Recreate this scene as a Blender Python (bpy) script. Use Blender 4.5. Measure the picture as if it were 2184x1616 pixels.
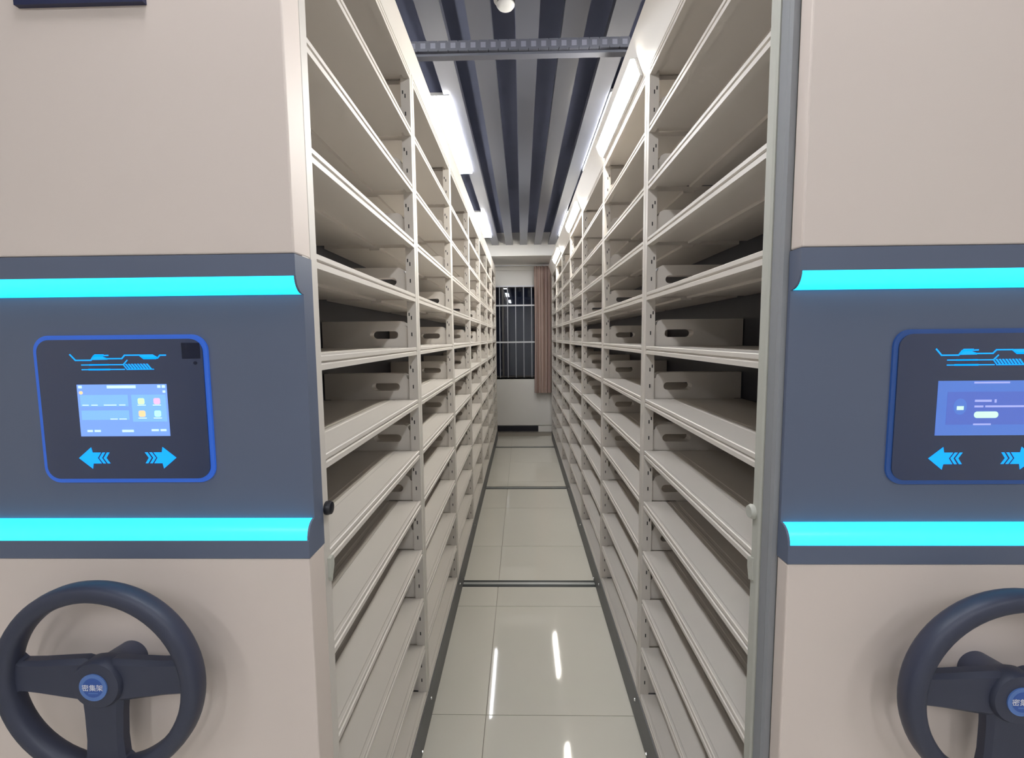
import bpy, bmesh, math, random
from mathutils import Matrix, Vector
random.seed(7)
for o in list(bpy.data.objects): bpy.data.objects.remove(o)
S = bpy.context.scene
C = S.collection
# ------------------------------------------------------------------ camera
EYE = 1.6
def camera():
    p, yw, r = 0.0886, -0.0221, 0.0098
    f = Vector((math.sin(yw)*math.cos(p), math.cos(yw)*math.cos(p), -math.sin(p)))
    rt = Vector((math.cos(yw), -math.sin(yw), 0)); dn = f.cross(rt)
    c, s = math.cos(r), math.sin(r)
    X = c*rt + s*dn; D = -s*rt + c*dn
    cd = bpy.data.cameras.new('camera'); cd.sensor_fit = 'HORIZONTAL'; cd.sensor_width = 36
    cd.lens = 983.37/2184*36; cd.clip_start = 0.02
    co = bpy.data.objects.new('camera', cd); C.objects.link(co)
    m = Matrix.Identity(4)
    for i in range(3):
        m[i][0] = X[i]; m[i][1] = -D[i]; m[i][2] = -f[i]
    m[2][3] = EYE
    co.matrix_world = m; S.camera = co
camera()
# ------------------------------------------------------------------ world, exposure
W = bpy.data.worlds.new('night'); S.world = W; W.use_nodes = True
W.node_tree.nodes['Background'].inputs[0].default_value = (0.02, 0.025, 0.05, 1)
W.node_tree.nodes['Background'].inputs[1].default_value = 0.3
S.view_settings.view_transform = 'Standard'; S.view_settings.look = 'None'
S.view_settings.gamma = 1; S.view_settings.use_curve_mapping = False
S.view_settings.exposure = 0.0
CEIL_LAMP = 44.0      # radiance of the ceiling light panels
AISLE_LAMP = 105.0     # radiance of the lamps on the header
# ------------------------------------------------------------------ materials
def mat(name, col, rough=0.5, metal=0.0, var=0.0, scale=6.0, bump=0.0, bscale=250.0, emit=None, estr=0.0, spec=0.5, coat=0.0):
    m = bpy.data.materials.new(name); m.use_nodes = True
    nt = m.node_tree; b = nt.nodes['Principled BSDF']
    b.inputs['Base Color'].default_value = (*col, 1); b.inputs['Roughness'].default_value = rough
    b.inputs['Metallic'].default_value = metal; b.inputs['Specular IOR Level'].default_value = spec
    b.inputs['Coat Weight'].default_value = coat
    tc = nt.nodes.new('ShaderNodeTexCoord')
    if var > 0:
        n = nt.nodes.new('ShaderNodeTexNoise'); n.inputs['Scale'].default_value = scale; n.inputs['Detail'].default_value = 4
        nt.links.new(tc.outputs['Object'], n.inputs['Vector'])
        mx = nt.nodes.new('ShaderNodeMix'); mx.data_type = 'RGBA'
        mx.inputs[6].default_value = (*[c*(1-var) for c in col], 1); mx.inputs[7].default_value = (*[min(1, c*(1+var)) for c in col], 1)
        nt.links.new(n.outputs['Fac'], mx.inputs[0]); nt.links.new(mx.outputs[2], b.inputs['Base Color'])
    if bump > 0:
        n = nt.nodes.new('ShaderNodeTexNoise'); n.inputs['Scale'].default_value = bscale
        nt.links.new(tc.outputs['Object'], n.inputs['Vector'])
        bp = nt.nodes.new('ShaderNodeBump'); bp.inputs['Strength'].default_value = bump; bp.inputs['Distance'].default_value = 0.001
        nt.links.new(n.outputs['Fac'], bp.inputs['Height']); nt.links.new(bp.outputs[0], b.inputs['Normal'])
    if emit:
        b.inputs['Emission Color'].default_value = (*emit, 1); b.inputs['Emission Strength'].default_value = estr
    return m
M = {
 'cream': mat('cream_powder_coat', (0.635, 0.59, 0.54), 0.42, var=0.03, scale=3, bump=0.06),
 'panel': mat('cream_end_panel_paint', (0.70, 0.605, 0.55), 0.5, var=0.025, scale=2, bump=0.04),
 'band': mat('slate_band_paint', (0.115, 0.138, 0.205), 0.42, var=0.04, scale=4, bump=0.03),
 'led': mat('cyan_light_strip', (0.08, 0.4, 0.5), 0.3, emit=(0.004, 0.60, 1.0), estr=2.4),
 'glass': mat('black_control_glass', (0.034, 0.048, 0.105), 0.10, coat=0.5),
 'bglow': mat('blue_backlit_rim', (0.02, 0.06, 0.25), 0.3, emit=(0.02, 0.10, 0.50), estr=0.75),
 'bglow_dim': mat('faint_blue_rim', (0.02, 0.05, 0.16), 0.3, emit=(0.02, 0.08, 0.30), estr=0.35),
 'icon': mat('azure_backlit_print', (0.0, 0.2, 0.5), 0.3, emit=(0.0, 0.31, 1.0), estr=1.15),
 'scr': mat('screen_blue', (0.1, 0.2, 0.5), 0.2, emit=(0.17, 0.31, 0.80), estr=1.0),
 'scr_dim': mat('screen_dim_blue', (0.05, 0.1, 0.3), 0.2, emit=(0.075, 0.16, 0.50), estr=1.0),
 'scr_card': mat('screen_card', (0.1, 0.2, 0.5), 0.2, emit=(0.20, 0.45, 0.76), estr=1.0),
 'scr_dlg': mat('screen_dialog', (0.05, 0.1, 0.3), 0.2, emit=(0.075, 0.11, 0.42), estr=1.0),
 'scr_text': mat('screen_text', (0.5, 0.6, 0.8), 0.2, emit=(0.42, 0.62, 0.95), estr=1.0),
 'scr_text_dim': mat('screen_text_dim', (0.3, 0.3, 0.5), 0.2, emit=(0.25, 0.30, 0.62), estr=1.0),
 'ic_green': mat('icon_lime', (0.5, 0.7, 0.4), 0.2, emit=(0.50, 0.76, 0.42), estr=1.0),
 'ic_pink': mat('icon_pink', (0.6, 0.4, 0.6), 0.2, emit=(0.62, 0.38, 0.72), estr=1.0),
 'ic_orange': mat('icon_orange', (0.8, 0.5, 0.3), 0.2, emit=(0.82, 0.52, 0.25), estr=1.0),
 'ic_teal': mat('icon_teal', (0.4, 0.8, 0.7), 0.2, emit=(0.34, 0.80, 0.68), estr=1.0),
 'pill': mat('button_pale', (0.5, 0.7, 0.6), 0.2, emit=(0.40, 0.60, 0.52), estr=1.0),
 'dark_mark': mat('dark_gloss', (0.004, 0.008, 0.03), 0.05),
 'wheel': mat('dark_wheel_plastic', (0.040, 0.045, 0.075), 0.45, var=0.1, scale=20, bump=0.15, bscale=500),
 'badge': mat('blue_badge', (0.035, 0.10, 0.38), 0.3),
 'badge_ring': mat('badge_ring', (0.10, 0.20, 0.50), 0.3),
 'white': mat('white_print', (0.75, 0.75, 0.8), 0.5),
 'dark': mat('dark_slot', (0.015, 0.014, 0.016), 0.7),
 'base': mat('charcoal_carriage_paint', (0.11, 0.11, 0.115), 0.5, var=0.12, scale=12),
 'back': mat('dark_bay_shade', (0.045, 0.048, 0.062), 0.4, var=0.05),
 'seal_l': mat('pale_grey_seal', (0.47, 0.47, 0.42), 0.6, var=0.05),
 'seal_d': mat('grey_rubber_seal', (0.27, 0.275, 0.29), 0.65, var=0.05),
 'steel': mat('bright_steel', (0.75, 0.75, 0.75), 0.25, metal=1.0),
 'black': mat('black_rubber', (0.012, 0.012, 0.018), 0.35),
 'sign': mat('navy_sign', (0.018, 0.022, 0.07), 0.4),
 'tile': mat('glossy_ivory_tile', (0.61, 0.585, 0.52), 0.045, var=0.05, scale=1.7, spec=0.55),
 'grout': mat('grey_grout', (0.30, 0.27, 0.23), 0.8),
 'rail': mat('dark_rail_steel', (0.05, 0.055, 0.055), 0.4, metal=0.3),
 'railtop': mat('worn_rail_head', (0.42, 0.43, 0.42), 0.35, metal=0.4),
 'wall': mat('white_wall_paint', (0.80, 0.78, 0.75), 0.7, var=0.02, bump=0.05, bscale=80),
 'slab': mat('dark_ceiling_void', (0.125, 0.14, 0.22), 0.9, var=0.1),
 'slat': mat('grey_ceiling_slat', (0.092, 0.097, 0.122), 0.30, var=0.03, scale=2),
 'lampb': mat('white_lamp_housing', (0.7, 0.7, 0.7), 0.5),
 'lamp': mat('lamp_diffuser', (0.9, 0.9, 0.9), 0.5, emit=(0.95, 0.97, 1.0), estr=CEIL_LAMP),
 'alamp': mat('header_lamp_diffuser', (0.9, 0.9, 0.85), 0.5, emit=(1.0, 0.97, 0.88), estr=AISLE_LAMP),
 'chain': mat('dark_chain_plastic', (0.075, 0.078, 0.10), 0.5),
 'chainw': mat('chain_link_window', (0.17, 0.17, 0.215), 0.4),
 'det': mat('detector_white', (0.72, 0.72, 0.72), 0.5),
 'frame': mat('dark_window_frame', (0.06, 0.055, 0.055), 0.4),
 'bar': mat('pale_bar_enamel', (0.75, 0.76, 0.80), 0.35),
 'barv': mat('grey_bar_enamel', (0.36, 0.37, 0.42), 0.4),
 'night': mat('night_outside', (0.014, 0.018, 0.045), 0.9),
 'skirt': mat('black_skirting', (0.012, 0.012, 0.02), 0.5),
}
def glass_mat():
    m = bpy.data.materials.new('window_glass'); m.use_nodes = True
    nt = m.node_tree; nt.nodes.remove(nt.nodes['Principled BSDF'])
    t = nt.nodes.new('ShaderNodeBsdfTransparent'); t.inputs[0].default_value = (0.8, 0.84, 0.9, 1)
    g = nt.nodes.new('ShaderNodeBsdfGlossy'); g.inputs['Roughness'].default_value = 0.02
    mx = nt.nodes.new('ShaderNodeMixShader'); mx.inputs[0].default_value = 0.045
    nt.links.new(t.outputs[0], mx.inputs[1]); nt.links.new(g.outputs[0], mx.inputs[2])
    nt.links.new(mx.outputs[0], nt.nodes['Material Output'].inputs[0]); return m
M['pane'] = glass_mat()
def curtain_mat():
    m = mat('striped_curtain_cloth', (0.40, 0.29, 0.25), 0.9); nt = m.node_tree; b = nt.nodes['Principled BSDF']
    tc = nt.nodes.new('ShaderNodeTexCoord'); w = nt.nodes.new('ShaderNodeTexWave'); w.inputs['Scale'].default_value = 9
    w.inputs['Distortion'].default_value = 1.2; w.inputs['Detail Scale'].default_value = 0.3
    r = nt.nodes.new('ShaderNodeValToRGB')
    e = r.color_ramp.elements; e[0].position = 0.25; e[0].color = (0.42, 0.30, 0.26, 1); e[1].position = 0.7; e[1].color = (0.54, 0.43, 0.38, 1)
    nt.links.new(tc.outputs['Object'], w.inputs['Vector']); nt.links.new(w.outputs['Fac'], r.inputs[0]); nt.links.new(r.outputs[0], b.inputs['Base Color'])
    return m
M['curtain'] = curtain_mat()
# ------------------------------------------------------------------ mesh helpers
class MB:
    def __init__(s): s.bm = bmesh.new(); s.mi = 0
    def _face(s, vs):
        f = s.bm.faces.new(vs); f.material_index = s.mi; return f
    def box(s, x0, x1, y0, y1, z0, z1):
        x0, x1 = min(x0, x1), max(x0, x1); y0, y1 = min(y0, y1), max(y0, y1); z0, z1 = min(z0, z1), max(z0, z1)
        v = [s.bm.verts.new((x, y, z)) for x in (x0, x1) for y in (y0, y1) for z in (z0, z1)]
        for q in ((0,1,3,2),(4,6,7,5),(0,4,5,1),(2,3,7,6),(0,2,6,4),(1,5,7,3)): s._face([v[i] for i in q])
        return s
    def prism(s, pts, a0, a1, axis):
        """closed polygon extruded along axis; pts are the two other coordinates in x,y,z order"""
        def P(p, a):
            if axis == 'x': return (a, p[0], p[1])
            if axis == 'y': return (p[0], a, p[1])
            return (p[0], p[1], a)
        A = [s.bm.verts.new(P(p, a0)) for p in pts]; B = [s.bm.verts.new(P(p, a1)) for p in pts]
        n = len(pts); s._face(A); s._face(B[::-1])
        for i in range(n): s._face([A[i], B[i], B[(i+1) % n], A[(i+1) % n]])
        return s
    def lathe(s, prof, c, axis='y', n=32):
        """profile (radius, offset along axis) revolved about axis through c"""
        rings = []
        for r, h in prof:
            ring = []
            for i in range(n):
                t = 2*math.pi*i/n; u, v = r*math.cos(t), r*math.sin(t)
                p = {'y': (u, h, v), 'z': (u, v, h), 'x': (h, u, v)}[axis]
                ring.append(s.bm.verts.new((c[0]+p[0], c[1]+p[1], c[2]+p[2])))
            rings.append(ring)
        for a, b in zip(rings, rings[1:]):
            for i in range(n): s._face([a[i], a[(i+1) % n], b[(i+1) % n], b[i]])
        s._face(rings[0][::-1]); s._face(rings[-1]); return s
    def torus(s, c, R, ry, rr, n=72, k=16, axis='y'):
        rings = []
        for i in range(n):
            t = 2*math.pi*i/n; ring = []
            for j in range(k):
                a = 2*math.pi*j/k
                q = 0.72
                ca, sa = math.cos(a), math.sin(a)
                rad = R + rr*math.copysign(abs(ca)**q, ca); h = ry*math.copysign(abs(sa)**q, sa)
                ring.append(s.bm.verts.new((c[0]+rad*math.cos(t), c[1]+h, c[2]+rad*math.sin(t))))
            rings.append(ring)
        for i in range(n):
            for j in range(k): s._face([rings[i][j], rings[i][(j+1) % k], rings[(i+1) % n][(j+1) % k], rings[(i+1) % n][j]])
        return s
    def mesh(s, name, *mats, smooth=False):
        bmesh.ops.recalc_face_normals(s.bm, faces=s.bm.faces)
        me = bpy.data.meshes.new(name); s.bm.to_mesh(me); s.bm.free()
        for m in mats: me.materials.append(M[m])
        if smooth:
            for p in me.polygons: p.use_smooth = True
            me.set_sharp_from_angle(angle=math.radians(38))
        return me
def put(name, me, parent=None, loc=(0, 0, 0)):
    o = bpy.data.objects.new(name, me); C.objects.link(o); o.location = loc
    if parent: o.parent = parent
    return o
def tag(o, label=None, cat=None, group=None, kind=None):
    if label: o['label'] = label
    if cat: o['category'] = cat
    if group: o['group'] = group
    if kind: o['kind'] = kind
    return o
def empty(name, loc=(0, 0, 0)):
    o = bpy.data.objects.new(name, None); C.objects.link(o); o.location = loc; o.empty_display_size = 0.1; return o
def bevel(o, w, seg=2):
    b = o.modifiers.new('edge', 'BEVEL'); b.width = w; b.segments = seg; b.limit_method = 'ANGLE'; return o
# ------------------------------------------------------------------ dimensions
A, B = 0.3983, 0.4643            # aisle faces: x = -A (left unit), x = B (right unit)
L, NB, PW = 0.9, 7, 0.06         # bay length, bays, post width
Y0 = 0.847                       # near edge of first post
SP, LV = 0.1995, list(range(-7, 6))
DEP = 0.70                       # unit depth
LIP = 0.028
YEND = Y0 + NB*L + PW
WY = 7.80                        # face of the end wall
CZ = 2.98                        # underside of the ceiling slats
# ------------------------------------------------------------------ setting
def setting():
    m = MB().box(-3.6, 3.6, -3.2, WY+0.3, -0.08, -0.006).mesh('floor', 'grout'); fl = tag(put('floor', m), kind='structure')
    TS, G = 0.80, 0.003
    tm = MB(); tm.prism([(G/2, G/2), (TS-G/2, G/2), (TS-G/2, TS-G/2), (G/2, TS-G/2)], -0.006, 0.0, 'z'); tm = tm.mesh('tile', 'tile')
    for i in range(-3, 4):
        for j in range(-6, 9):
            x, y = -0.165-TS+TS*i+TS, 1.83+TS*(j-1)
            if y+TS > WY+0.25 or y < -3.0: continue
            put('tile', tm, fl, (x, y, 0))
    # rails let into the floor
    for y in (0.96, 2.885, 4.82, 6.675):
        r = tag(put('trim_%d' % (1+[0.96, 2.885, 4.82, 6.675].index(y)), MB().box(-3.4, 3.4, y-0.040, y+0.040, -0.004, 0.0012).mesh('rail_bed', 'rail')), kind='structure')
        put('rail_head', MB().box(-3.4, 3.4, y-0.013, y+0.013, 0, 0.003).mesh('rail_head', 'railtop'), r)
    # walls
    T = 0.2; H = 3.3
    for nm, b in (('wall_left', (-3.6-T, -3.6, -3.2, WY+T)), ('wall_right', (3.6, 3.6+T, -3.2, WY+T)), ('wall_front', (-3.6, 3.6, -3.2-T, -3.2))):
        tag(put(nm, MB().box(b[0], b[1], b[2], b[3], 0, H).mesh(nm, 'wall')), kind='structure')
    # end wall with a window opening
    wx0, wx1, wz0, wz1 = -1.25, 0.62, 0.925, 2.72
    wb = MB(); wb.box(-3.6, wx0, WY, WY+T, 0, H); wb.box(wx1, 3.6, WY, WY+T, 0, H); wb.box(wx0, wx1, WY, WY+T, 0, wz0); wb.box(wx0, wx1, WY, WY+T, wz1, H)
    wb = tag(put('wall_back', wb.mesh('wall_back', 'wall')), kind='structure')
    put('wall_panel', MB().box(-1.3, 1.0, WY-0.03, WY, 0.118, 0.905).mesh('wall_panel', 'wall'), wb)
    tag(put('baseboard_back', MB().box(-1.3, 0.27, WY-0.02, WY, 0.012, 0.10).mesh('baseboard', 'skirt')), kind='structure')
    tag(put('baseboard_end', MB().box(0.27, 1.2, WY-0.025, WY, 0.0, 0.105).mesh('baseboard_white', 'wall')), kind='structure')
    # window: blind box, frame, panes, security bars, night outside
    w = tag(empty('window_1', (0, WY+0.1, wz0)), kind='structure')
    def wp(n, mb, *mm): return put(n, mb.mesh(n, *mm), w)
    gz1 = 2.475-wz0
    wp('blind_box', MB().box(wx0, wx1, -0.07, 0.05, gz1, wz1-wz0), 'wall')
    f = MB()
    for z in (0, gz1-0.03): f.box(wx0, wx1, -0.01, 0.03, z, z+0.03)
    for x in (wx0, -0.335, wx1-0.03): f.box(x, x+0.03, -0.01, 0.03, 0.03, gz1-0.03)
    wp('window_frame', f, 'frame')
    wp('pane', MB().box(wx0+0.03, -0.335, 0.008, 0.012, 0.03, gz1-0.03), 'pane')
    wp('pane', MB().box(-0.305, wx1-0.03, 0.008, 0.012, 0.03, gz1-0.03), 'pane')
    for x in [-0.37+0.1345*k for k in range(-6, 8)]:
        if wx0 < x < wx1: wp('security_bar', MB().box(x-0.007, x+0.007, -0.062, -0.048, 0.0, gz1), 'barv')
    for z in (2.145-wz0, 1.53-wz0, gz1-0.012): wp('cross_bar', MB().box(wx0, wx1, -0.075, -0.062, z-0.012, z+0.012), 'bar')
    wp('window_sill', MB().box(wx0, wx1, -0.10, 0.03, -0.022, 0.0), 'frame')
    wp('night_backdrop', MB().box(wx0-0.1, wx1+0.1, 0.30, 0.32, -0.2, 2.2), 'night')
    # ceiling: dark void with hanging slats, cross beam at the end
    ce = tag(put('ceiling', MB().box(-3.6, 3.6, -3.2, WY+T, 3.16, 3.3).mesh('ceiling', 'slab')), kind='structure')
    sm = MB().box(-0.052, 0.052, -3.18, 7.02, CZ, CZ+0.045).mesh('ceiling_slat', 'slat')
    for k in range(-17, 18): put('ceiling_slat', sm, ce, (0.035+0.2085*k, 0, 0))
    tag(put('trim_5', MB().box(-3.6, 3.6, 7.02, WY, 2.82, 3.16).mesh('cross_beam', 'wall')), kind='structure')
setting()
# ------------------------------------------------------------------ shelving unit
def quarter(y0, z0, y1, z1, n=8):
    """convex quarter round: leaves (y0,z0) along z, arrives at (y1,z1) along y"""
    return [(y1+(y0-y1)*math.cos(t), z0+(z1-z0)*math.sin(t)) for t in [math.pi/2*i/n for i in range(n+1)]]
def text_mesh(body, size):
    cu = bpy.data.curves.new('t', 'FONT'); cu.body = body; cu.size = size; cu.align_x = 'CENTER'; cu.align_y = 'CENTER'; cu.extrude = 0.0002
    o = bpy.data.objects.new('t', cu); C.objects.link(o); bpy.context.view_layer.update()
    me = bpy.data.meshes.new_from_object(o.evaluated_get(bpy.context.evaluated_depsgraph_get()))
    bpy.data.objects.remove(o); me.materials.clear(); me.materials.append(M['white']); return me
def unit(s, zoff, yf, u0, ydeep, hdr_top, hdr_u, label, lamps):
    """s=-1: shelving left of the aisle, s=+1: right. u runs from the aisle face into the unit."""
    face = -A if s < 0 else B
    root = tag(empty('mobile_shelving_unit', (face+s*DEP/2, Y0, 0)), label, 'shelving unit', 'mobile shelving units beside the aisle')
    ox, oy = face+s*DEP/2, Y0
    X = lambda u: face+s*u-ox
    Yl = lambda y: y-oy
    def part(n, mb, *mm, parent=None, smooth=False, loc=(0, 0, 0)):
        return put(n, mb.mesh(n, *mm, smooth=smooth), parent or root, loc)
    ZB = 1.5397+zoff
    lev = lambda l: ZB+SP*l
    # --- boards, one shared mesh for each half
    def board(front):
        p = [(0.0005, 0), (0.0005, .011), (.005, .0135), (.005, .0165), (.001, .0185), (.001, .0275), (.003, .029), (.010, .029), (.013, .028), (.088, .028), (.091, .0268), (.100, .0268), (.103, .028),
             (.114, .028), (.117, .0268), (.126, .0268), (.129, .028), (.364, .028), (.364, .012), (.190, .012), (.188, .004), (.150, .004), (.148, .012), (.022, .012), (.022, 0)]
        mb = MB(); mb.prism([(X(u if front else DEP-u), z) for u, z in p], 0.001, L-PW-0.001, 'y'); return mb.mesh('shelf_board', 'cream')
    bf = board(True)
    for k in range(NB):
        for l in LV:
            put('shelf_board', bf, root, (0, Yl(Y0+k*L+PW), lev(l)))
    # --- side plates with a finger slot
    def plate(front):
        U = lambda u: X(u if front else DEP-u)
        mb = MB(); y0, y1 = 0.007, PW-0.007
        out = [(.030, .0), (.364, .0), (.364, .100), (.060, .100), (.046, .092), (.042, .080), (.030, .076)]
        n = 8; cz, hr, ua, ub = .048, .0145, .0865, .1655
        hole = [(ub+hr*math.cos(t), cz+hr*math.sin(t)) for t in [-math.pi/2+math.pi*i/n for i in range(n+1)]] + \
               [(ua+hr*math.cos(t), cz+hr*math.sin(t)) for t in [math.pi/2+math.pi*i/n for i in range(n+1)]]
        bm = mb.bm
        for y in (y0, y1):
            vo = [bm.verts.new((U(u), y, z)) for u, z in out]; vh = [bm.verts.new((U(u), y, z)) for u, z in hole]
            ed = [bm.edges.new((v[i], v[(i+1) % len(v)])) for v in (vo, vh) for i in range(len(v))]
            bmesh.ops.triangle_fill(bm, use_beauty=True, edges=ed)
            if y == y0: keep = (vo, vh)
            else:
                for a, b in zip(keep, (vo, vh)):
                    for i in range(len(a)): bm.faces.new([a[i], a[(i+1) % len(a)], b[(i+1) % len(a)], b[i]])
        return mb.mesh('side_plate', 'cream')
    pf = plate(True)
    for k in range(NB+1):
        for l in LV[:-1]:
            put('side_plate', pf, root, (0, Yl(Y0+k*L), lev(l)+.0285))
    # --- uprights (rolled channel with a shallow groove on the face) and their slots
    zt = lev(5)+LIP
    um = MB(); um.prism([(X(0), 0), (X(0), .026), (X(.003), .028), (X(.003), .032), (X(0), .034), (X(0), PW), (X(.034), PW), (X(.034), 0)], lev(-7), zt, 'z'); um = um.mesh('upright', 'cream')
    ub_ = MB().box(X(DEP), X(DEP-.034), 0, PW, lev(-7), zt).mesh('upright', 'cream')
    sl = MB()
    for l in LV[:-1]:
        for dz in (.078, .140): sl.box(X(.016), X(.020), -.0006, .001, lev(l)+dz-.007, lev(l)+dz+.007)
        sl.box(X(.0245), X(.0285), -.0006, .001, lev(l)+.147, lev(l)+.159)
    sl = sl.mesh('slot_row', 'dark')
    for k in range(NB+1):
        u_ = put('upright', um, root, (0, Yl(Y0+k*L), 0))
        for me in (ub_,): put('upright', me, root, (0, Yl(Y0+k*L), 0))
        tag(put('slot_row', sl, u_), kind='stuff')
    # --- header, top sheet, carriage base, shade sheet, far end panel
    part('header_panel', MB().prism([(X(0), zt+.001), (X(hdr_u), hdr_top), (X(hdr_u+.016), hdr_top), (X(.016), zt+.001)], Yl(yf+.07), Yl(YEND), 'y'), 'cream')
    part('shade_sheet', MB().box(X(.367), X(.372), Yl(Y0), Yl(YEND), .15, zt), 'back')  # added dark sheet, its colour standing in for deep shade inside the bays
    part('outer_sheet', MB().box(X(DEP), X(DEP+.003), Yl(Y0+.05), Yl(YEND), .15, zt), 'panel')
    part('top_sheet', MB().box(X(.020), X(DEP), Yl(Y0+.05), Yl(YEND), zt+.002, zt+.008), 'cream')
    base = part('carriage_base', MB().box(X(-.004), X(DEP), Yl(Y0+.02), Yl(YEND), 0.008, lev(-7)-.001), 'base')
    for y in (1.62, 1.80, 2.70, 2.90, 3.60, 4.50, 5.40):
        put('bolt', MB().lathe([(.006, 0), (.0065, -.002), (.005, -.006)] if s > 0 else [(.006, 0), (.0065, .002), (.005, .006)], (X(-.004), Yl(y), .030 if y in (1.62, 2.90) else .10), 'x', 12).mesh('bolt', 'steel'), base)
    part('far_end_panel', MB().box(X(0), X(DEP), Yl(YEND+.001), Yl(YEND+.022), .01, hdr_top), 'panel')
    # --- end cover facing the viewer
    zb1, zb0 = 1.751+zoff, 1.196+zoff                       # top and bottom of the dark band
    zr1, zm1, zm0, zr0 = 1.713+zoff, 1.683+zoff, 1.263+zoff, 1.230+zoff
    ya, ym, yb = yf, yf+.027, ydeep
    ua_, ub2 = u0, DEP+.004
    ep = part('end_panel', MB().box(X(ua_+.001), X(ub2), Yl(ya+.001), Yl(yb), zb1+.001, 2.66), 'panel'); bevel(ep, .003)
    ep = part('end_panel', MB().box(X(ua_+.001), X(ub2), Yl(ya+.001), Yl(yb), .07, zb0-.001), 'panel'); bevel(ep, .003)
    bd = MB()
    bd.prism([(Yl(y), z) for y, z in [(yb, zb0), (yb, zb1), (ya, zb1), (ya, zr1), (ym+.004, zr1), (ym+.004, zm1), (ym, zm1), (ym, zm0), (ym+.004, zm0), (ym+.004, zr0), (ya, zr0), (ya, zb0)]], X(ua_), X(ub2), 'x')
    band = part('control_band', bd, 'band')
    for z0, z1, nm in ((zr1, zm1, 'light_strip'), (zr0, zm0, 'light_strip')):
        pr = quarter(ya+.0015, z0, ym+.0005, z1)
        mb = MB(); mb.prism([(Yl(y), z) for y, z in pr]+[(Yl(ym+.004), z1), (Yl(ym+.004), z0)], X(ua_+.004), X(ub2-.004), 'x')
        part(nm, mb, 'led', parent=band, smooth=True)
        mb = MB(); mb.prism([(Yl(y), z) for y, z in pr]+[(Yl(ym+.004), z1), (Yl(ym+.004), z0)], X(ua_), X(ua_+.004), 'x')
        part('strip_end_cap', mb, 'band', parent=band)
    # --- control panel (flat prints are thin plates on the glass)
    cx = face+s*(.345 if s < 0 else .353)-ox
    def rrect(w, h, r, n=8):
        pts = []
        for sx, sz, a0 in ((1, 1, 0), (-1, 1, 90), (-1, -1, 180), (1, -1, 270)):
            for i in range(n+1):
                t = math.radians(a0+90*i/n); pts.append((sx*(w/2-r)+r*math.cos(t), sz*(h/2-r)+r*math.sin(t)))
        return pts
    pz = 1.4735+zoff; yg = ym
    cp = tag(put('control_panel', MB().prism([(cx+x, pz+z) for x, z in rrect(.328, .278, .030)], Yl(yg), Yl(yg-.004), 'y').mesh('glow_rim', 'bglow' if s < 0 else 'bglow_dim'), root), 'black glass touch panel with blue backlit rim')
    def cpart(n, pts, y0, y1, m):
        return put(n, MB().prism([(cx+x, z+zoff) for x, z in pts], Yl(yg-y0), Yl(yg-y1), 'y').mesh(n, m), cp)
    cpart('glass_plate', [(x, z+1.4735) for x, z in rrect(.312, .262, .024)], .0035, .0062, 'glass')
    R = lambda x0, x1, z0, z1: [(x0, z0), (x1, z0), (x1, z1), (x0, z1)]
    FL = (.0063, .0068); F2 = (.0069, .0072); F3 = (.0073, .0076)
    def multi(n, shapes, f, m):
        mb = MB()
        for pts in shapes: mb.prism([(cx+x, z+zoff) for x, z in pts], Yl(yg-f[0]), Yl(yg-f[1]), 'y')
        return put(n, mb.mesh(n, m), cp)
    def line(pts, w):
        out = []
        for (xa, za), (xb, zb) in zip(pts, pts[1:]):
            d = math.hypot(xb-xa, zb-za); nx, nz = -(zb-za)/d*w/2, (xb-xa)/d*w/2; ex, ez = (xb-xa)/d*w*.3, (zb-za)/d*w*.3
            out.append([(xa-ex+nx, za-ez+nz), (xb+ex+nx, zb+ez+nz), (xb+ex-nx, zb+ez-nz), (xa-ex-nx, za-ez-nz)])
        return out
    # circuit graphic
    g = lambda px, py: (-.0945+(px-120)/1880*.183, 1.5785-(py-180)/300*.031)
    sh = line([g(140, 190), g(240, 295), g(540, 295), g(600, 220), g(880, 210)], .0024)
    sh += line([g(820, 270), g(1140, 270), g(1200, 210), g(1480, 210), g(1560, 270), g(1830, 265), g(1880, 215), g(1990, 215)], .0024)
    sh += [[g(545, 290), g(620, 190), g(800, 190), g(770, 230), g(860, 262), g(860, 288)], [g(1480, 200), g(1740, 200), g(1840, 255), g(1800, 285), g(1560, 285)]]
    sh += line([g(350, 378), g(1160, 378), g(1240, 300)], .0020)+line([g(350, 462), g(1180, 462)], .0020)+line([g(1160, 378), g(1220, 450)], .0020)
    sh += [R(*[g(500, 0)[0], g(880, 0)[0]], g(0, 390)[1], g(0, 366)[1]), R(*[g(480, 0)[0], g(900, 0)[0]], g(0, 476)[1], g(0, 448)[1])]
    for i in range(8):
        x = 1190+i*58; sh.append([g(x, 365), g(x+34, 365), g(x+118, 468), g(x+84, 468)])
    sh.append([g(1215, 455), g(1740, 455), g(1750, 472), g(1215, 472)])
    multi('circuit_graphic', sh, FL, 'icon')
    # arrows
    for d in (-1, 1):
        ax = .0623*d; az = 1.3825
        q = lambda t, z: (ax+d*t, az+z)
        head = [[q(.031, 0), q(.006, .0205), q(.004, .0105), q(-.012, .0105), q(-.005, 0), q(-.012, -.0105), q(.004, -.0105), q(.006, -.0205)]]
        for t in (-.0150, -.0235): head.append([q(t, .0105), q(t+.007, 0), q(t, -.0105), q(t-.005, -.0105), q(t+.002, 0), q(t-.005, .0105)])
        multi('arrow_key', head, FL, 'icon')
    # screen
    x0, x1, z0, z1 = -.085, .085, 1.424, 1.5215
    W_, H_ = x1-x0, z1-z0
    sx = lambda f: x0+W_*f
    sz = lambda f: z1-H_*f
    rr = lambda a, b, c, d: R(sx(a), sx(b), sz(d), sz(c))
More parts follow.
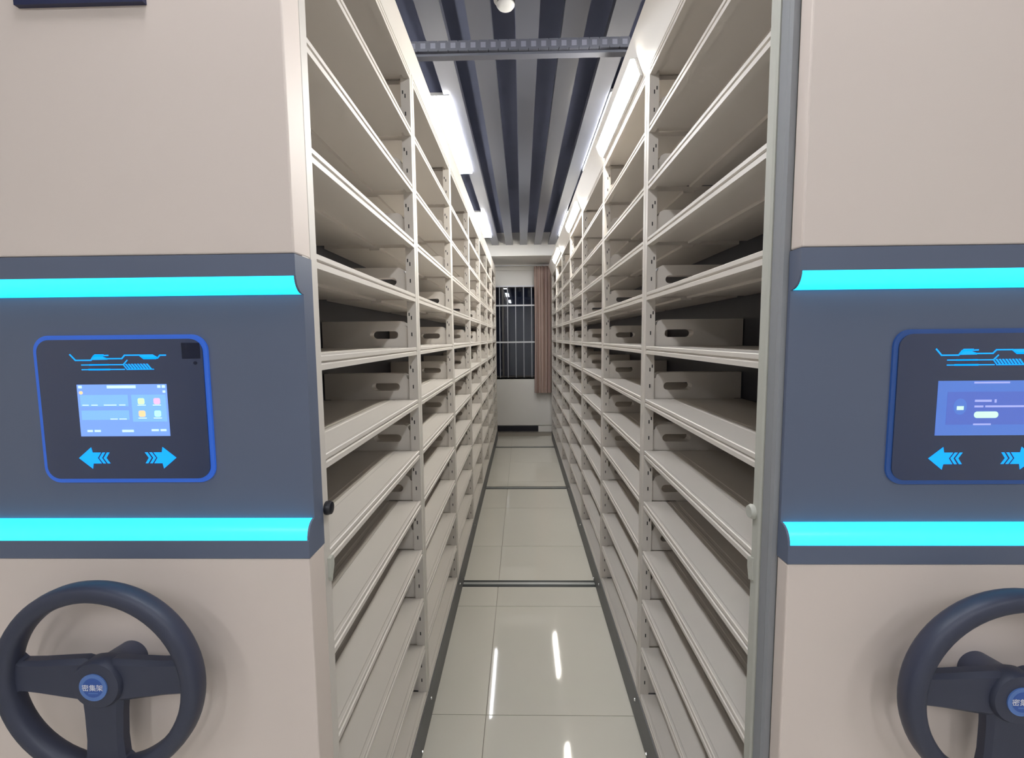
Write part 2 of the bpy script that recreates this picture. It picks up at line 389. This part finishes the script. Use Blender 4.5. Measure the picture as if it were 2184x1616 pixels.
    if s < 0:
        multi('screen', [R(x0, x1, z0, z1)], FL, 'scr')
        multi('screen_card', [rr(.03, .56, .20, .42), rr(.03, .56, .50, .68), rr(.60, .98, .20, .72)], F2, 'scr_card')
        tx = [rr(.34, .66, .02, .075), rr(.02, .06, .02, .07), rr(.90, .935, .02, .07), rr(.95, .985, .02, .07), rr(.955, .985, .12, .165), rr(.08, .14, .875, .915), rr(.16, .23, .875, .915), rr(.47, .60, .875, .92), rr(.80, .88, .865, .905), rr(.90, .965, .865, .905)]
        for a in (.05, .15, .29, .36, .46): tx.append(rr(a, a+.07, .385, .405))
        for a in (.35, .45): tx.append(rr(a, a+.08, .655, .675))
        for a, b in ((.665, .39), (.835, .39), (.665, .64), (.835, .64)): tx.append(rr(a, a+.09, b, b+.02))
        tag(multi('screen_text', tx, F3, 'scr_text'), kind='stuff')
        for a, b, m in ((.67, .27, 'ic_green'), (.845, .27, 'ic_pink'), (.67, .51, 'ic_orange'), (.845, .51, 'ic_teal')):
            multi('app_icon', [[(px*1+sx(a+.038), pz_+sz(b+.055)) for px, pz_ in rrect(.0125, .0115, .003, 4)]], F3, m)
        multi('alert_dot', [[(px+sx(.045), pz_+sz(.155)) for px, pz_ in rrect(.007, .006, .003, 4)]], F3, 'ic_orange')
        multi('dark_square', [R(.118, .152, 1.568, 1.597)], FL, 'dark_mark')  # plain dark square at the upper right of the glass
        multi('camera_dot', [[(px+.142, pz_+1.560) for px, pz_ in rrect(.007, .006, .003, 4)]], FL, 'dark_mark')
    else:
        multi('screen', [R(x0, x1, z0, z1)], FL, 'scr_dim')
        multi('dialog_box', [rr(.10, .98, .20, .80)], F2, 'scr_dlg')
        multi('status_icon', [[(sx(.235)+.0115*math.cos(t), sz(.47)+.0145*math.sin(t)) for t in [2*math.pi*i/20 for i in range(20)]]], F3, 'scr_dim')
        multi('dialog_text', [rr(.20, .27, .46, .53)], (.0077, .0079), 'pill')
        multi('dialog_text', [rr(.38, .55, .345, .385), rr(.58, .60, .34, .40), rr(.38, .47, .45, .485), rr(.49, .88, .45, .485), rr(.36, .72, .02, .05), rr(.38, .56, .78, .81)], F3, 'scr_text_dim')
        multi('dialog_button', [[(px+sx(.505), pz_+sz(.62)) for px, pz_ in rrect(.042, .0115, .0055, 6)]], F3, 'pill')
    # --- steering wheel handle
    wc = (face+s*.350-ox, Yl(yf-.067), 1.003+zoff)
    wh = put('hand_wheel', MB().torus(wc, .1665, .0185, .0165).mesh('wheel_rim', 'wheel', smooth=True), root)
    tag(wh, 'dark three-spoke hand wheel')
    for ang, w0, w1 in ((177, .040, .027), (3, .040, .030), (-92, .038, .034)):
        t = math.radians(ang); d = Vector((math.cos(t), 0, math.sin(t))); nrm = Vector((-math.sin(t), 0, math.cos(t)))
        mb = MB(); rows = []
        for r_, w in ((.0, w0*.8), (.030, w0), (.060, w0*.92), (.11, (w0+w1)/2*.92), (.143, w1*1.05), (.157, w1*1.5)):
            row = []
            for e, yy in ((-1, .016), (1, .016), (1, .003), (.8, -.004), (-.8, -.004), (-1, .003)):
                v = Vector(wc)+d*r_+nrm*(w*e)+Vector((0, yy, 0)); row.append(mb.bm.verts.new(v))
            rows.append(row)
        for a, b in zip(rows, rows[1:]):
            for i in range(6): mb._face([a[i], a[(i+1) % 6], b[(i+1) % 6], b[i]])
        mb._face(rows[0]); mb._face(rows[-1][::-1])
        part('spoke', mb, 'wheel', parent=wh, smooth=True)
    part('hub', MB().lathe([(.030, .068), (.034, .030), (.044, .014), (.044, -.006), (.041, -.011), (.026, -.013)], wc, 'y', 40), 'wheel', parent=wh, smooth=True)
    part('badge', MB().lathe([(.0245, -.012), (.0245, -.0150)], wc, 'y', 40), 'badge_ring', parent=wh)
    part('badge_centre', MB().lathe([(.0175, -.0150), (.0175, -.0155)], wc, 'y', 40), 'badge', parent=wh)
    tm = text_mesh('密集架', .0125); tm.transform(Matrix.Translation((wc[0], wc[1]-.0158, wc[2]-.0005)) @ Matrix.Rotation(math.pi/2, 4, 'X'))
    put('badge_lettering', tm, wh)
    put('badge_line', MB().box(wc[0]-.008, wc[0]+.009, wc[1]-.0158, wc[1]-.0155, wc[2]-.0105, wc[2]-.0085).mesh('badge_line', 'badge_ring'), wh)
    # --- fittings on the front post
    if s < 0:
        part('bumper_knob', MB().lathe([(.0135, .0), (.0145, .006), (.012, .013), (.006, .015)], (X(.001), Yl(.897), 1.262+zoff), 'x', 24), 'black', smooth=True)
        part('catch', MB().prism([(Yl(.892), 1.158), (Yl(.892), 1.118), (Yl(.896), 1.108), (Yl(.901), 1.122), (Yl(.909), 1.137), (Yl(.909), 1.154), (Yl(.904), 1.160)], X(.002), X(-.007), 'x'), 'seal_l')
        part('sign_board', MB().box(-.847-ox, -.627-ox, Yl(yf-.008), Yl(yf+.001), 2.164, 2.30), 'sign')
    else:
        part('seal_strip', MB().prism([(X(.010), Yl(.839)), (X(-.001), Yl(.839)), (X(-.004), Yl(.846)), (X(-.001), Yl(.853)), (X(-.003), Yl(.873)), (X(.010), Yl(.873))], .10, 2.62, 'z'), 'seal_d')
        part('seal_strip', MB().prism([(X(.010), Yl(.874)), (X(-.005), Yl(.874)), (X(-.007), Yl(.880)), (X(-.007), Yl(.901)), (X(-.004), Yl(.907)), (X(.010), Yl(.907))], .10, 2.62, 'z'), 'seal_l')
        part('bumper_knob', MB().lathe([(.014, 0), (.015, -.006), (.012, -.012)], (X(-.004), Yl(.900), 1.252), 'x', 24), 'seal_l', smooth=True)
        part('catch', MB().prism([(Yl(.890), 1.160), (Yl(.890), 1.115), (Yl(.903), 1.110), (Yl(.910), 1.135), (Yl(.910), 1.155)], X(.002), X(-.010), 'x'), 'seal_l')
    # --- lamps under the header
    for k in lamps:
        ya_, yb_ = Y0+k*L+PW+.02, Y0+(k+1)*L-.02
        w = lambda h: hdr_u*(h-zt)/(hdr_top-zt)          # header slope
        sl_ = lambda h, d: (X(w(h)-d), h)
        z1, z2 = zt+.012, zt+.074
        lb = tag(put('aisle_lamp', MB().prism([sl_(z1, .0), sl_(z1, .011), sl_(z2-.004, .011), sl_(z2-.004, .026), sl_(z2, .026), sl_(z2, .0)], Yl(ya_), Yl(yb_), 'y').mesh('aisle_lamp', 'lampb'), root), 'glowing strip lamp on the header')
        put('lamp_diffuser', MB().prism([sl_(z1+.002, .0112), sl_(z1+.010, .021), sl_(z1+.030, .025), sl_(z2-.005, .025), sl_(z2-.005, .0112)], Yl(ya_+.005), Yl(yb_-.005), 'y').mesh('lamp_diffuser', 'alamp'), lb)
    return root
unit(-1, 0.0, .815, -.0015, .880, 2.683, .0, 'cream mobile shelving unit left of the aisle, its control screen showing four coloured icons', [])
unit(+1, -.004, .803, .008, .838, 2.700, -.050, 'cream mobile shelving unit right of the aisle, with glowing lamps under its header', [1, 3, 5])
# ------------------------------------------------------------------ ceiling lamps
lamp_me = MB().box(-.056, .056, 0, 1.22, .012, .03).mesh('lamp_housing', 'lampb')
diff_pts = []
for sx_, sy_, a0 in ((1, 1, 0), (-1, 1, 90), (-1, -1, 180), (1, -1, 270)):
    for i in range(5):
        t = math.radians(a0+22.5*i); diff_pts.append((sx_*.040+.015*math.cos(t), .61+sy_*.592+.015*math.sin(t)))
dm = MB(); dm.prism(diff_pts, .0, .0125, 'z'); dm = dm.mesh('diffuser', 'lamp')
G1 = 'slim ceiling light panels'
def lamp(x, y, label, group=G1):
    t = tag(empty('ceiling_lamp', (x, y, CZ-.016)), label, 'ceiling lamp', group)
    put('housing', lamp_me, t); put('diffuser', dm, t)
lamp(-.457, 2.745, 'long white ceiling light panel over left shelving, nearer and larger of the two')
lamp(-.457, 5.19, 'smaller far ceiling light panel at the end of the left shelving')
lamp(.568, 2.745, 'thin sliver of ceiling light panel above the right header, nearer of the two')
lamp(.568, 5.19, 'thin sliver of ceiling light panel above the right header, farther of the two')
OF = 'ceiling lights over the open floor'
for x, nm in ((-1.9, 'leftmost'), (-.457, 'second from the left'), (.568, 'third from the left'), (2.0, 'rightmost')):
    lamp(x, -2.4, 'ceiling light panel over the open floor, %s of four' % nm, OF)
for x, nm in ((-.457, 'left'), (.568, 'right')):
    lamp(x, .30, 'ceiling light panel above the front end of the %s shelving unit' % nm, OF)
# ------------------------------------------------------------------ smoke detector
sd = tag(empty('smoke_detector', (-.057, 2.05, CZ+.030)), 'white round smoke detector on the ceiling near the top edge', 'smoke detector')
put('base', MB().lathe([(.050, 0), (.050, -.010), (.046, -.014)], (0, 0, 0), 'z', 32).mesh('base', 'det', smooth=True), sd)
put('mount_stem', MB().lathe([(.030, 0), (.030, .150)], (0, 0, 0), 'z', 24).mesh('mount_stem', 'det'), sd)
put('vent_ring', MB().lathe([(.034, -.013), (.034, -.026)], (0, 0, 0), 'z', 32).mesh('vent_ring', 'dark'), sd)
put('cap', MB().lathe([(.037, -.024), (.038, -.030), (.032, -.038), (.015, -.043), (.004, -.044)], (0, 0, 0), 'z', 32).mesh('cap', 'det', smooth=True), sd)
# ------------------------------------------------------------------ cable drag chain between the units
ch = tag(empty('cable_drag_chain', (0, 2.0, 2.767)), 'dark segmented cable drag chain crossing the aisle under the ceiling', 'cable chain')
lk = MB(); lk.prism([(-.0205, 0), (.0175, 0), (.0205, .008), (.0205, .032), (.0175, .040), (-.0205, .040)], -.016, .016, 'y')
lk.mi = 1; lk.box(-.011, .009, -.0172, -.015, .010, .031); lk = lk.mesh('chain_link', 'chain', 'chainw')
for i in range(23): put('chain_link', lk, ch, (-.475+.041*i, 0, 0))
put('guide_trough', MB().box(-.50, .452, -.004, .03, -.012, -.001).mesh('guide_trough', 'chain'), ch)
put('bracket', MB().box(-.50, -.46, -.01, .02, -.0835, -.012).mesh('bracket', 'chain'), ch)
# ------------------------------------------------------------------ curtain
def curtain():
    mb = MB(); bm = mb.bm; n, x0, x1, zt, zb = 70, .205, .56, 2.76, .685
    g = []
    for j in range(9):
        f = j/8; row = []
        for i in range(n+1):
            t = i/n; wv = .026*math.sin(t*math.pi*2*6.5+.5)+.010*math.sin(t*29+2*f)
            xx = x0+(x1-x0)*t+.010*math.sin(f*3)*(1-t)
            row.append((xx, 7.645+wv*(.8+.3*f), zt+(zb-zt)*f))
        g.append(row)
    for off in (0, .006):
        V = [[bm.verts.new((x, y+off, z)) for x, y, z in r] for r in g]
        for j in range(8):
            for i in range(n): bm.faces.new([V[j][i], V[j][i+1], V[j+1][i+1], V[j+1][i]])
        if off == 0: V0 = V
    for a, b in ((V0[0], V[0]), (V0[8], V[8])):
        for i in range(n): bm.faces.new([a[i], a[i+1], b[i+1], b[i]])
    t = tag(empty('curtain', (0, 0, 0)), 'pinkish brown striped curtain hanging beside the dark window', 'curtain')
    put('cloth', mb.mesh('cloth', 'curtain', smooth=True), t)
    put('curtain_rail', MB().lathe([(.009, -1.2), (.009, .95)], (0, 7.645, 2.775), 'x', 12).mesh('curtain_rail', 'bar'), t)
    for x in (-1.0, .8): put('rail_bracket', MB().box(x-.01, x+.01, 7.64, WY, 2.768, 2.782).mesh('rail_bracket', 'bar'), t)
curtain()
